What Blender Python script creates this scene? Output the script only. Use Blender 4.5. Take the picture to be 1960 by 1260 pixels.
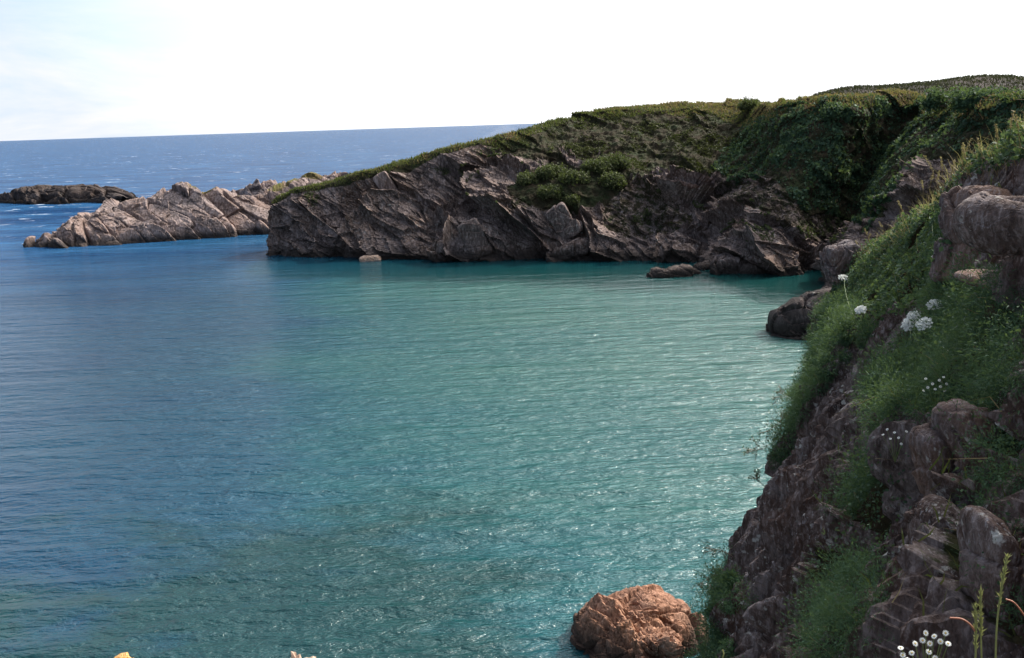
import bpy, bmesh, math
import numpy as np
from mathutils import Matrix, Vector
R_ = math.radians
for o in list(bpy.data.objects): bpy.data.objects.remove(o)
S = bpy.context.scene
COL = S.collection

# ------------------------------------------------------------------ camera
CAMH = 15.0
FPX, PITCH, ROLL = 1923.0, R_(11.53), R_(1.89)
cF = np.array([0, math.cos(PITCH), -math.sin(PITCH)]); cu = np.array([0, math.sin(PITCH), math.cos(PITCH)]); cx = np.array([1.0, 0, 0])
cR = cx*math.cos(ROLL)-cu*math.sin(ROLL); cU = cu*math.cos(ROLL)+cx*math.sin(ROLL)
cam = bpy.data.objects.new('camera', bpy.data.cameras.new('camera')); COL.objects.link(cam)
cam.matrix_world = Matrix(((cR[0], cU[0], -cF[0], 0), (cR[1], cU[1], -cF[1], 0), (cR[2], cU[2], -cF[2], CAMH), (0, 0, 0, 1)))
cam.data.sensor_width = 36; cam.data.lens = FPX/1960*36; cam.data.clip_start = .05; cam.data.clip_end = 200000
S.camera = cam
def ray(px, py): return cF+(px-980)/FPX*cR+(630-py)/FPX*cU
def un(px, py, Y):                         # point of the world at depth Y that stands at that place of the photo
    d = ray(px, py); return np.array([0, 0, CAMH])+d*(Y/d[1])
def unw(px, py, z=0.0):
    d = ray(px, py); return np.array([0, 0, CAMH])+d*((z-CAMH)/d[2])
def proj(P):
    q = P-np.array([0, 0, CAMH]); w = q@cF
    w = np.where(np.abs(w) < 1e-3, 1e-3, w)
    return 980+FPX*(q@cR)/w, 630-FPX*(q@cU)/w

# ------------------------------------------------------------------ light
SUN_AZ, SUN_EL = R_(52), R_(40)            # azimuth clockwise from +Y
S.view_settings.view_transform = 'Standard'; S.view_settings.look = 'None'
S.view_settings.exposure = 0.72; S.view_settings.gamma = 1
wd = bpy.data.worlds.new('World'); S.world = wd; wd.use_nodes = True
def N(t, kind, **kw):
    n = t.nodes.new(kind)
    for k, v in kw.items():
        if k in n.inputs: n.inputs[k].default_value = v
        else: setattr(n, k, v)
    return n
def L(t, a, b): t.links.new(a, b)
def ramp(t, fac, stops):
    r = t.nodes.new('ShaderNodeValToRGB'); e = r.color_ramp.elements
    while len(e) < len(stops): e.new(.5)
    for i, (p, c) in enumerate(stops):
        e[i].position = p; e[i].color = (c if hasattr(c, '__len__') else (c, c, c))[:3]+(1,) if hasattr(c, '__len__') else (c, c, c, 1)
    L(t, fac, r.inputs[0]); return r.outputs[0]
def mixc(t, f, a, b, mode='MIX'):
    m = t.nodes.new('ShaderNodeMix'); m.data_type = 'RGBA'; m.blend_type = mode
    for s, v in ((m.inputs[0], f), (m.inputs[6], a), (m.inputs[7], b)):
        if hasattr(v, 'links'): L(t, v, s)
        elif hasattr(v, '__len__'): s.default_value = tuple(v)[:3]+(1,)
        else: s.default_value = v
    return m.outputs[2]
def mth(t, op, a, b=None, clamp=False):
    m = t.nodes.new('ShaderNodeMath'); m.operation = op; m.use_clamp = clamp
    for i, v in enumerate((a, b)):
        if v is None: continue
        if hasattr(v, 'links'): L(t, v, m.inputs[i])
        else: m.inputs[i].default_value = v
    return m.outputs[0]
w = wd.node_tree; w.nodes.clear()
sky = N(w, 'ShaderNodeTexSky', sky_type='NISHITA', sun_disc=False, sun_elevation=SUN_EL, sun_rotation=SUN_AZ, altitude=0.0, air_density=1.0, dust_density=1.6, ozone_density=1.2)
tc = N(w, 'ShaderNodeTexCoord')
mp = N(w, 'ShaderNodeMapping'); mp.inputs['Scale'].default_value = (1.3, 1.3, 5.5); L(w, tc.outputs['Generated'], mp.inputs[0])
cn = N(w, 'ShaderNodeTexNoise', Scale=2.3, Detail=7.0, Roughness=.62, Distortion=.5); L(w, mp.outputs[0], cn.inputs['Vector'])
cm = ramp(w, cn.outputs[0], [(.40, 0.0), (.66, 1.0)])
dp = N(w, 'ShaderNodeVectorMath', operation='DOT_PRODUCT'); L(w, tc.outputs['Generated'], dp.inputs[0]); dp.inputs[1].default_value = (math.sin(SUN_AZ)*math.cos(SUN_EL), math.cos(SUN_AZ)*math.cos(SUN_EL), math.sin(SUN_EL))
near = ramp(w, dp.outputs['Value'], [(.22, .0), (.52, 1.0)]); halo = ramp(w, dp.outputs['Value'], [(.66, .0), (.92, 1.0)])      # thin cloud is denser and brighter round the sun
sz = N(w, 'ShaderNodeSeparateXYZ'); L(w, tc.outputs['Generated'], sz.inputs[0])
low = ramp(w, sz.outputs[2], [(.07, 1.0), (.26, .2)])           # the veil of thin cloud lies low; higher up the sky is blue
near = mth(w, 'MAXIMUM', mth(w, 'MULTIPLY', near, low), halo)
veil = mixc(w, mth(w, 'MULTIPLY', low, .85), sky.outputs[0], (4.2, 5.3, 6.7))            # high thin veil over the blue
skc = mixc(w, mth(w, 'MULTIPLY', cm, low), veil, (6.1, 6.1, 6.7))
skc = mixc(w, near, skc, (9.5, 9.5, 9.8))
skc = mixc(w, ramp(w, dp.outputs['Value'], [(.64, 0.0), (.97, 1.0)]), skc, (40, 41, 41))
bg = N(w, 'ShaderNodeBackground', Strength=.1); L(w, skc, bg.inputs[0])
L(w, bg.outputs[0], N(w, 'ShaderNodeOutputWorld').inputs[0])
sl = bpy.data.lights.new('sun', 'SUN'); sl.energy = 4.2; sl.angle = R_(.53); sl.color = (1, .93, .83)
sun = bpy.data.objects.new('sun', sl); COL.objects.link(sun)
sdir = Vector((math.sin(SUN_AZ)*math.cos(SUN_EL), math.cos(SUN_AZ)*math.cos(SUN_EL), math.sin(SUN_EL)))
sun.rotation_euler = sdir.to_track_quat('Z', 'Y').to_euler(); sun.location = (60, 0, 80)

# ------------------------------------------------------------------ numpy noise
def hsh(i, j, k, s):
    h = (i.astype(np.uint32)*np.uint32(374761393)) ^ (j.astype(np.uint32)*np.uint32(668265263)) ^ (k.astype(np.uint32)*np.uint32(2147483647-1274)) ^ np.uint32((s*1442695041) & 0xffffffff)
    h = (h ^ (h >> np.uint32(13)))*np.uint32(1274126177); h = (h ^ (h >> np.uint32(16)))*np.uint32(2246822519); h ^= h >> np.uint32(15)
    return (h & np.uint32(0xffffff)).astype(np.float32)/np.float32(0xffffff)
def vn(P, s=0):
    f = np.floor(P).astype(np.int64); t = (P-f).astype(np.float32); t = t*t*(3-2*t)
    i, j, k = f[:, 0], f[:, 1], f[:, 2]; x, y, z = t[:, 0], t[:, 1], t[:, 2]; r = 0
    for a in (0, 1):
        for b in (0, 1):
            for c in (0, 1):
                r = r+hsh(i+a, j+b, k+c, s)*(x if a else 1-x)*(y if b else 1-y)*(z if c else 1-z)
    return r*2-1
def fbm(P, s=0, o=4, g=.5):
    r = 0; a = 1; n = 0
    for q in range(o): r = r+a*vn(P*(2.03**q)+q*17.3, s+q); n += a; a *= g
    return r/n
def cells(Q, s):                            # faceted blocks: every cell has its own offset and tilt; returns displacement, crack
    Q = Q+.07*np.stack([vn(Q*1.3, s+91), vn(Q*1.3, s+92), vn(Q*1.3, s+93)], 1)
    f = np.floor(Q).astype(np.int64); n = len(Q)
    d1 = np.full(n, 9., np.float32); d2 = np.full(n, 9., np.float32); val = np.zeros(n, np.float32)
    for a in (-1, 0, 1):
        for b in (-1, 0, 1):
            for c in (-1, 0, 1):
                i, j, k = f[:, 0]+a, f[:, 1]+b, f[:, 2]+c
                sx, sy, sz = hsh(i, j, k, s), hsh(i, j, k, s+1), hsh(i, j, k, s+2)
                dx, dy, dz = (Q[:, 0]-i-sx), (Q[:, 1]-j-sy), (Q[:, 2]-k-sz)
                d = dx*dx+dy*dy+dz*dz
                v = (hsh(i, j, k, s+3)-.5)*.9+((sx*7.7 % 1)-.5)*3.4*dx+((sy*7.7 % 1)-.5)*3.4*dy+((sz*7.7 % 1)-.15)*3.4*dz
                m = d < d1
                d2 = np.where(m, d1, np.minimum(d2, d)); val = np.where(m, v, val); d1 = np.where(m, d, d1)
    cr = np.sqrt(d2)-np.sqrt(d1)
    return val.astype(np.float32), np.clip(1-cr/.06, 0, 1)
def frame(dip_deg, az_deg, st):              # strata frame: long axis tilted; st = stretch of the three axes
    a, b = R_(dip_deg), R_(az_deg)
    Rx = np.array([[math.cos(a), 0, math.sin(a)], [0, 1, 0], [-math.sin(a), 0, math.cos(a)]])
    Rz = np.array([[math.cos(b), -math.sin(b), 0], [math.sin(b), math.cos(b), 0], [0, 0, 1]])
    return (Rz@Rx)/np.array(st)
def rockd(P, M, sc, s, crack=.35):
    Q = P@M; d = 0
    for i, (size, amp) in enumerate(sc):
        v, c = cells(Q/size, s+10*i); d = d+amp*(v-crack*c)
    return d

# ------------------------------------------------------------------ mesh helpers
def mk(name, V, F, mat, parent=None, at=(0, 0, 0), smooth=True, attr=None, **props):
    V = np.asarray(V, np.float32)-np.asarray(at, np.float32); m = bpy.data.meshes.new(name)
    F = F if isinstance(F, list) else [F]
    m.vertices.add(len(V)); m.vertices.foreach_set('co', V.ravel())
    nl = sum(f.size for f in F); npoly = sum(len(f) for f in F)
    m.loops.add(nl); m.polygons.add(npoly)
    m.loops.foreach_set('vertex_index', np.concatenate([f.ravel() for f in F]).astype(np.int32))
    tot = np.concatenate([np.full(len(f), f.shape[1]) for f in F]); st = np.concatenate([[0], np.cumsum(tot)[:-1]])
    m.polygons.foreach_set('loop_start', st.astype(np.int32)); m.polygons.foreach_set('loop_total', tot.astype(np.int32))
    m.polygons.foreach_set('use_smooth', np.full(npoly, smooth)); m.update(calc_edges=True)
    for k, a in (attr or {}).items():
        m.attributes.new(k, 'FLOAT', 'POINT').data.foreach_set('value', np.asarray(a, np.float32))
    m.materials.append(mat); o = bpy.data.objects.new(name, m); COL.objects.link(o)
    if parent: o.parent = parent
    else: o.location = at
    for k, v in props.items(): o[k] = v
    return o
def gridF(R, C):
    i = np.arange(R*C).reshape(R, C)
    return np.stack([i[:-1, :-1].ravel(), i[:-1, 1:].ravel(), i[1:, 1:].ravel(), i[1:, :-1].ravel()], 1)
def cr(A, n=16):                             # Catmull-Rom along axis 0
    A = np.concatenate([[2*A[0]-A[1]], A, [2*A[-1]-A[-2]]]); out = []
    for i in range(1, len(A)-2):
        p0, p1, p2, p3 = A[i-1:i+3]
        for t in np.linspace(0, 1, n, endpoint=False):
            out.append(.5*(2*p1+(p2-p0)*t+(2*p0-5*p1+4*p2-p3)*t*t+(3*p1-p0-3*p2+p3)*t**3))
    out.append(A[-2]); return np.array(out)
def resamp(A, n, wt=None):                   # even arc length along axis 0
    d = np.linalg.norm(np.diff(A, axis=0), axis=2).mean(1)
    if wt is not None: d = d*wt(np.arange(len(d))/len(d))
    s = np.concatenate([[0], np.cumsum(d)]); t = np.linspace(0, s[-1], n)
    j = np.clip(np.searchsorted(s, t, 'right')-1, 0, len(d)-1); f = ((t-s[j])/np.maximum(d[j], 1e-9))[:, None, None]
    return A[j]*(1-f)+A[j+1]*f
def loft(cols, nc, nr, wc=None, wr=None):    # cols: list of columns of points -> G[nc, nr, 3]
    A = np.array(cols, float)
    A = resamp(cr(A), nc, wc)
    B = resamp(cr(np.swapaxes(A, 0, 1)), nr, wr)
    return np.swapaxes(B, 0, 1)
def norms(G):
    n = np.cross(np.gradient(G, axis=0), np.gradient(G, axis=1)); n /= np.maximum(np.linalg.norm(n, axis=2, keepdims=True), 1e-9); return n
def inpoly(px, py, poly):
    r = np.zeros(len(px), bool); n = len(poly)
    for i in range(n):
        x1, y1 = poly[i]; x2, y2 = poly[i-1]
        c = (y1 > py) != (y2 > py)
        r ^= c & (px < (x2-x1)*(py-y1)/((y2-y1) or 1e-9)+x1)
    return r
def soft(P, polys, s=0, amp=18, sc=.6):      # noisy-edged test against patches
    px, py = proj(P); q = P*sc
    px = px+amp*fbm(q, s, 3); py = py+amp*fbm(q+31, s, 3); r = np.zeros(len(P), bool)
    for p in polys: r |= inpoly(px, py, p)
    return r

# ------------------------------------------------------------------ materials
def newmat(n):
    m = bpy.data.materials.new(n); m.use_nodes = True; t = m.node_tree; t.nodes.clear(); return m, t
def rockmat(name, dark, mid, light, scale=1.0, M=(0, 0, 0), lich=.5, veg=None, soil=None, bump=.05, warm=(.30, .17, .10), wet=0):
    m, t = newmat(name); g = N(t, 'ShaderNodeNewGeometry'); pos = g.outputs['Position']
    def noi(sc, det=6, ro=.6, st=(1, 1, 1), rot=(0, 0, 0), dist=0.0):
        mpn = N(t, 'ShaderNodeMapping'); mpn.inputs['Rotation'].default_value = rot; mpn.inputs['Scale'].default_value = st; L(t, pos, mpn.inputs[0])
        n = N(t, 'ShaderNodeTexNoise', Scale=sc*scale, Detail=float(det), Roughness=ro, Distortion=dist); L(t, mpn.outputs[0], n.inputs['Vector']); return n.outputs[0]
    a = noi(.35, 7); b = noi(1.6, 8, .65, (1, 1, .28), M, .6); c = noi(9, 5, .7, (1, 1, .35), M); d = noi(.8, 4)
    col = ramp(t, b, [(.30, dark), (.50, mid), (.70, light)])
    col = mixc(t, ramp(t, a, [(.42, 0.0), (.68, .75)]), col, warm)
    col = mixc(t, ramp(t, c, [(.50, 0.0), (.74, .6)]), col, tuple(min(1, x*1.9) for x in light))
    col = mixc(t, ramp(t, c, [(.28, .7), (.45, 0.0)]), col, tuple(x*.35 for x in dark))
    if name == 'near_schist':                 # pale mica and lichen flecks drawn out down the foliation
        fl1 = noi(16, 4, .7, (1, 1, .22), M); col = mixc(t, mth(t, 'MULTIPLY', ramp(t, fl1, [(.57, 0.0), (.66, .75)]), ramp(t, d, [(.40, 0.0), (.6, 1.0)])), col, (.34, .31, .31))
    if lich:
        l = noi(5, 4, .6); col = mixc(t, mth(t, 'MULTIPLY', ramp(t, l, [(.60, 0.0), (.66, lich)]), ramp(t, d, [(.45, 0.0), (.6, 1.0)])), col, (.42, .40, .36))
    if wet:                                   # dark band of seaweed and wet rock by the water
        sp = N(t, 'ShaderNodeSeparateXYZ'); L(t, pos, sp.inputs[0])
        wz = mth(t, 'ADD', sp.outputs[2], mth(t, 'MULTIPLY', mth(t, 'SUBTRACT', d, .5), 1.2))
        col = mixc(t, ramp(t, mth(t, 'DIVIDE', wz, wet), [(.35, .85), (1.0, 0.0)]), col, (.035, .028, .024))
    if veg:
        at = N(t, 'ShaderNodeAttribute', attribute_name='veg')
        e = noi(3, 6, .7)
        vc = ramp(t, noi(1.1, 6, .7), [(.36, soil), (.52, tuple(.5*(x+y) for x, y in zip(veg, soil))), (.60, veg), (.75, tuple(x*1.6 for x in veg))])
        f = mth(t, 'ADD', at.outputs['Fac'], mth(t, 'MULTIPLY', mth(t, 'SUBTRACT', e, .5), 1.4))
        col = mixc(t, ramp(t, f, [(.42, 0.0), (.58, 1.0)]), col, vc)
    p = N(t, 'ShaderNodeBsdfPrincipled', Roughness=.95); L(t, col, p.inputs['Base Color'])
    p.inputs['Specular IOR Level'].default_value = .10
    h = mth(t, 'ADD', b, mth(t, 'MULTIPLY', c, .35))
    h = mth(t, 'ADD', h, mth(t, 'MULTIPLY', noi(30, 4, .7), .12))
    bp = N(t, 'ShaderNodeBump', Strength=.9, Distance=bump); L(t, h, bp.inputs['Height']); L(t, bp.outputs[0], p.inputs['Normal'])
    L(t, p.outputs[0], N(t, 'ShaderNodeOutputMaterial').inputs[0]); return m
def leafmat(name, a, b, c=None, trans=.35, rough=.6):
    m, t = newmat(name); at = N(t, 'ShaderNodeAttribute', attribute_name='tint')
    col = ramp(t, at.outputs['Fac'], [(0.0, a), (.75, b), (1.0, c or b)])
    g = N(t, 'ShaderNodeNewGeometry'); n = N(t, 'ShaderNodeTexNoise', Scale=.7, Detail=4.0); L(t, g.outputs['Position'], n.inputs['Vector'])
    col = mixc(t, ramp(t, n.outputs[0], [(.35, 0.0), (.65, .5)]), col, tuple(x*1.25+.012 for x in a))
    d = N(t, 'ShaderNodeBsdfPrincipled', Roughness=rough); L(t, col, d.inputs['Base Color']); d.inputs['Specular IOR Level'].default_value = .08
    tr = N(t, 'ShaderNodeBsdfTranslucent'); L(t, mixc(t, .5, col, (.16, .22, .03)), tr.inputs[0])
    mx = N(t, 'ShaderNodeMixShader', Fac=trans); L(t, d.outputs[0], mx.inputs[1]); L(t, tr.outputs[0], mx.inputs[2])
    L(t, mx.outputs[0], N(t, 'ShaderNodeOutputMaterial').inputs[0]); return m
def plain(name, c, rough=.7, trans=0):
    m, t = newmat(name); d = N(t, 'ShaderNodeBsdfPrincipled', Roughness=rough)
    g = N(t, 'ShaderNodeNewGeometry'); n = N(t, 'ShaderNodeTexNoise', Scale=40.0, Detail=3.0); L(t, g.outputs['Position'], n.inputs['Vector'])
    L(t, mixc(t, n.outputs[0], tuple(x*.75 for x in c), tuple(min(1, x*1.2) for x in c)), d.inputs['Base Color'])
    o = N(t, 'ShaderNodeOutputMaterial')
    if trans:
        tr = N(t, 'ShaderNodeBsdfTranslucent'); tr.inputs[0].default_value = tuple(c)+(1,)
        mx = N(t, 'ShaderNodeMixShader', Fac=trans); L(t, d.outputs[0], mx.inputs[1]); L(t, tr.outputs[0], mx.inputs[2]); L(t, mx.outputs[0], o.inputs[0])
    else: L(t, d.outputs[0], o.inputs[0])
    return m
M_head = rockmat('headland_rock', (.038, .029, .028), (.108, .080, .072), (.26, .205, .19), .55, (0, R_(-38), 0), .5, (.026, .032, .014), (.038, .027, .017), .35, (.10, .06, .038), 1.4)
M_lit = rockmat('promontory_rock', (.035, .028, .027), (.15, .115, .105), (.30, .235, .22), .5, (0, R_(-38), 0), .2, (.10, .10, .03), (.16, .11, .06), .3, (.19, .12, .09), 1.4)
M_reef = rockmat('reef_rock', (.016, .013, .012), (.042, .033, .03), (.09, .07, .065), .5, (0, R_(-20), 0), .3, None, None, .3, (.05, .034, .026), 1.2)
M_hillg = rockmat('hill_ground', (.016, .014, .014), (.032, .026, .024), (.05, .04, .034), .5, (0, 0, 0), 0, None, None, .3, (.05, .034, .026))
M_near = rockmat('near_schist', (.024, .017, .016), (.088, .064, .056), (.23, .19, .18), 2.6, (R_(14), R_(12), 0), 1.0, (.03, .034, .014), (.05, .033, .02), .045, (.085, .045, .03))
M_bould = rockmat('boulder_rock', (.03, .023, .023), (.085, .066, .064), (.19, .165, .165), 3.0, (0, R_(20), R_(20)), .7, None, None, .03, (.23, .13, .085))
M_brown = rockmat('brown_boulder_rock', (.05, .024, .016), (.19, .095, .062), (.36, .21, .145), 1.6, (R_(30), R_(-30), 0), .2, None, None, .10, (.30, .15, .085), 1.0)
M_orange = rockmat('lichened_rock', (.30, .14, .05), (.50, .27, .10), (.60, .42, .24), 3.0, (0, 0, 0), .3, None, None, .05, (.55, .22, .04))
M_pale = rockmat('pale_boulder_rock', (.2, .13, .09), (.38, .26, .19), (.5, .38, .30), 1.0, (0, 0, 0), 0, None, None, .05, (.42, .27, .19))
M_ivy = leafmat('ivy_leaf', (.026, .050, .032), (.062, .108, .058), (.13, .19, .09), .28)
M_gorse = leafmat('gorse_leaf', (.035, .042, .019), (.09, .10, .042), (.23, .22, .10), .22)
M_hill = leafmat('hill_heather', (.022, .018, .016), (.05, .04, .03), (.10, .075, .05), .1)
M_turf = leafmat('turf_blade', (.045, .055, .018), (.12, .11, .042), (.27, .15, .08), .3)
M_heath = leafmat('heath_leaf', (.03, .028, .013), (.06, .062, .025), (.12, .12, .05), .15)
M_samph = leafmat('samphire_leaf', (.026, .056, .034), (.062, .115, .062), (.11, .18, .085), .3)
M_dry = leafmat('dry_grass_blade', (.20, .13, .07), (.38, .28, .16), (.50, .40, .25), .35)
M_twig = plain('twig_bark', (.22, .15, .10)); M_white = plain('white_petal', (.75, .75, .70), .6, .2); M_yel = plain('yellow_disc', (.6, .42, .05)); M_stem = plain('green_stem', (.13, .17, .05), .6, .1)
M_seed = plain('seed_stalk_green', (.26, .27, .09), .6, .2); M_red = plain('red_brown_blade', (.34, .13, .07), .6, .2); M_feather = plain('white_feather', (.8, .8, .78)); M_greyf = plain('grey_feather', (.35, .36, .38)); M_leg = plain('gull_leg', (.6, .35, .2)); M_wood = plain('gorse_stem_bark', (.12, .09, .06))

# ------------------------------------------------------------------ the sea
def watermat():
    m, t = newmat('sea_water'); g = N(t, 'ShaderNodeNewGeometry'); pos = g.outputs['Position']
    def noi(sc, det=4, ro=.55, st=(1, 1, 1), rz=-28, dist=0.0):
        mpn = N(t, 'ShaderNodeMapping'); mpn.inputs['Rotation'].default_value = (0, 0, R_(rz)); mpn.inputs['Scale'].default_value = st; L(t, pos, mpn.inputs[0])
        n = N(t, 'ShaderNodeTexNoise', Scale=sc, Detail=float(det), Roughness=ro, Distortion=dist); L(t, mpn.outputs[0], n.inputs['Vector']); return n.outputs[0]
    sh = N(t, 'ShaderNodeAttribute', attribute_name='shallow').outputs['Fac']
    gr = N(t, 'ShaderNodeAttribute', attribute_name='weed_shade').outputs['Fac']
    s = mth(t, 'ADD', sh, mth(t, 'MULTIPLY', mth(t, 'SUBTRACT', noi(.09, 5, .6, (.5, 1, 1)), .5), .7))
    col = ramp(t, s, [(.0, (.001, .030, .064)), (.35, (.002, .042, .070)), (.62, (.010, .066, .070)), (.95, (.022, .084, .072))])
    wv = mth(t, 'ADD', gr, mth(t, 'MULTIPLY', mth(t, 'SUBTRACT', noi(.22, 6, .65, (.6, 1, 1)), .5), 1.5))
    col = mixc(t, ramp(t, wv, [(.45, 0.0), (.75, .85)]), col, (.003, .031, .029))  # dark weed patches, plus headland shade and reflection painted into the water
    sw = N(t, 'ShaderNodeAttribute', attribute_name='rough').outputs['Fac']
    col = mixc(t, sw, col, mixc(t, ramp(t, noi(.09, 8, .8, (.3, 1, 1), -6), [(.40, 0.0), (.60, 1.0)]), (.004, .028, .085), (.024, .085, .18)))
    fo = N(t, 'ShaderNodeAttribute', attribute_name='foam').outputs['Fac']
    fn = mth(t, 'ADD', fo, mth(t, 'MULTIPLY', mth(t, 'SUBTRACT', noi(.9, 8, .75, (.4, 1, 1), -8), .5), 2.2))
    foam = ramp(t, fn, [(.72, 0.0), (.95, .9)])
    cap = N(t, 'ShaderNodeAttribute', attribute_name='rough').outputs['Fac']
    cp = mth(t, 'MULTIPLY', ramp(t, cap, [(.75, 0.0), (.95, 1.0)]), mth(t, 'MULTIPLY', ramp(t, noi(.35, 3, .6, (.35, 1, 1), -8), [(.64, 0.0), (.68, 1.0)]), ramp(t, noi(.03, 3, .6), [(.45, 0.0), (.6, .8)])))
    foam = mth(t, 'MAXIMUM', foam, cp)
    col = mixc(t, foam, col, (.75, .76, .78))
    p = N(t, 'ShaderNodeBsdfPrincipled', Roughness=.10, IOR=1.33); L(t, col, p.inputs['Base Color'])
    L(t, mth(t, 'ADD', mth(t, 'MULTIPLY', foam, .5), .13), p.inputs['Roughness'])
    L(t, mth(t, 'SUBTRACT', .5, mth(t, 'MULTIPLY', sw, .36)), p.inputs['Specular IOR Level'])
    n1 = noi(.55, 3, .5, (.22, 1, 1), -27); n2 = noi(1.5, 5, .6, (.45, 1, 1), -22, .3); n3 = noi(4.5, 4, .6, (.6, 1, 1), -10)
    rg = mth(t, 'SUBTRACT', 1.0, mth(t, 'ABSOLUTE', mth(t, 'SUBTRACT', mth(t, 'MULTIPLY', noi(.36, 2, .5, (.16, 1, 1), -24), 4.0), 2.0)))   # long low crests running in from the open sea
    h = mth(t, 'ADD', mth(t, 'MULTIPLY', rg, .20), mth(t, 'MULTIPLY', n1, .55)); h = mth(t, 'ADD', h, mth(t, 'ADD', mth(t, 'MULTIPLY', n2, .40), mth(t, 'MULTIPLY', n3, .11)))
    h = mth(t, 'ADD', h, mth(t, 'MULTIPLY', mth(t, 'MULTIPLY', noi(.10, 3, .6, (.35, 1, 1), -15), 2.5), sw))
    bp = N(t, 'ShaderNodeBump', Strength=1.0, Distance=1.0); L(t, mth(t, 'MULTIPLY', h, N(t, 'ShaderNodeAttribute', attribute_name='chop').outputs['Fac']), bp.inputs['Height']); L(t, bp.outputs[0], p.inputs['Normal'])
    far = N(t, 'ShaderNodeBsdfDiffuse', Roughness=.8); L(t, col, far.inputs[0]); L(t, bp.outputs[0], far.inputs[1])   # unresolved steep wavelets show the body of the sea
    mx = N(t, 'ShaderNodeMixShader'); L(t, mth(t, 'ADD', mth(t, 'MULTIPLY', sw, .62), .0), mx.inputs[0]); L(t, p.outputs[0], mx.inputs[1]); L(t, far.outputs[0], mx.inputs[2])
    L(t, mx.outputs[0], N(t, 'ShaderNodeOutputMaterial').inputs[0]); return m
ys = np.concatenate([[-60, -20, 0, 8], 12*(60000/12)**(np.linspace(0, 1, 520))]); us = np.tan(np.linspace(-1.25, 1.25, 460))
X = us[None, :]*np.maximum(np.abs(ys), 25)[:, None]; Y = np.repeat(ys[:, None], len(us), 1)
WP = np.stack([X, Y, np.zeros_like(X)], 2).reshape(-1, 3)
def sm(a, b, x): t = np.clip((x-a)/(b-a), 0, 1); return t*t*(3-2*t)
wx, wy = WP[:, 0], WP[:, 1]
wp3 = WP*[.05, .05, 1]
sh = sm(-36, 14, wx+.10*(wy-50)+12*fbm(wp3, 5, 3))*(1-sm(92, 122, wy+.35*wx))
sh = sh*(.55+.45*sm(20, 60, wy+.5*wx))
sh = np.maximum(sh, .42*sm(-75, -45, wx)*sm(128, 142, wy)*(1-sm(150, 170, wy)))
weed_shade = np.clip(.95*(1-sm(24, 58, wy-.25*wx))*(1-sm(-6, 10, wx)), 0, 1)
weed_shade = np.maximum(weed_shade, .80*sm(84, 100, wy+.45*wx)*sm(-25, -8, wx)*(1-sm(125, 140, wy)))
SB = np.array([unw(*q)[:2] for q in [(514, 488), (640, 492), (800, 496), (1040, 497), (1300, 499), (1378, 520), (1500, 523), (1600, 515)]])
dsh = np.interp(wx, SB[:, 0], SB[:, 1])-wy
weed_shade = np.maximum(weed_shade, 1.15*(1-sm(8, 30, dsh+3*fbm(wp3*2, 8, 3)))*sm(-33, -27, wx)*(dsh > -30)*(wx < 34))  # cliff shade and reflection along the headland shore, put into the water colour
foam = np.zeros(len(WP)); 
for (fx, fy, rx, ry, a) in [(*unw(30, 455)[:2], 22, 4, .62), (*unw(125, 393)[:2], 7, 3, .85), (*unw(10, 392)[:2], 8, 3, .6), (*unw(130, 476)[:2], 6, 1.2, .5)]:
    foam = np.maximum(foam, a*np.exp(-((wx-fx)/rx)**2-((wy-fy)/ry)**2))
cap = (1-sm(-5, 20, wx-.3*wy+60))*0+sm(150, 210, wy)
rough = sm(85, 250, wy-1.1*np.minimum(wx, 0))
sea = mk('sea', WP, gridF(*X.shape), watermat(), attr=dict(shallow=sh, weed_shade=weed_shade, foam=foam, rough=rough, chop=1-.82*(1-sm(6, 36, dsh))*sm(-33, -25, wx)*(wx < 34)), kind='structure')
fl = np.array([[-70000, -400, -9], [70000, -400, -9], [70000, 62000, -9], [-70000, 62000, -9]], float)
mk('seabed', fl, np.array([[0, 1, 2, 3]]), M_pale, kind='structure')

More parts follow.
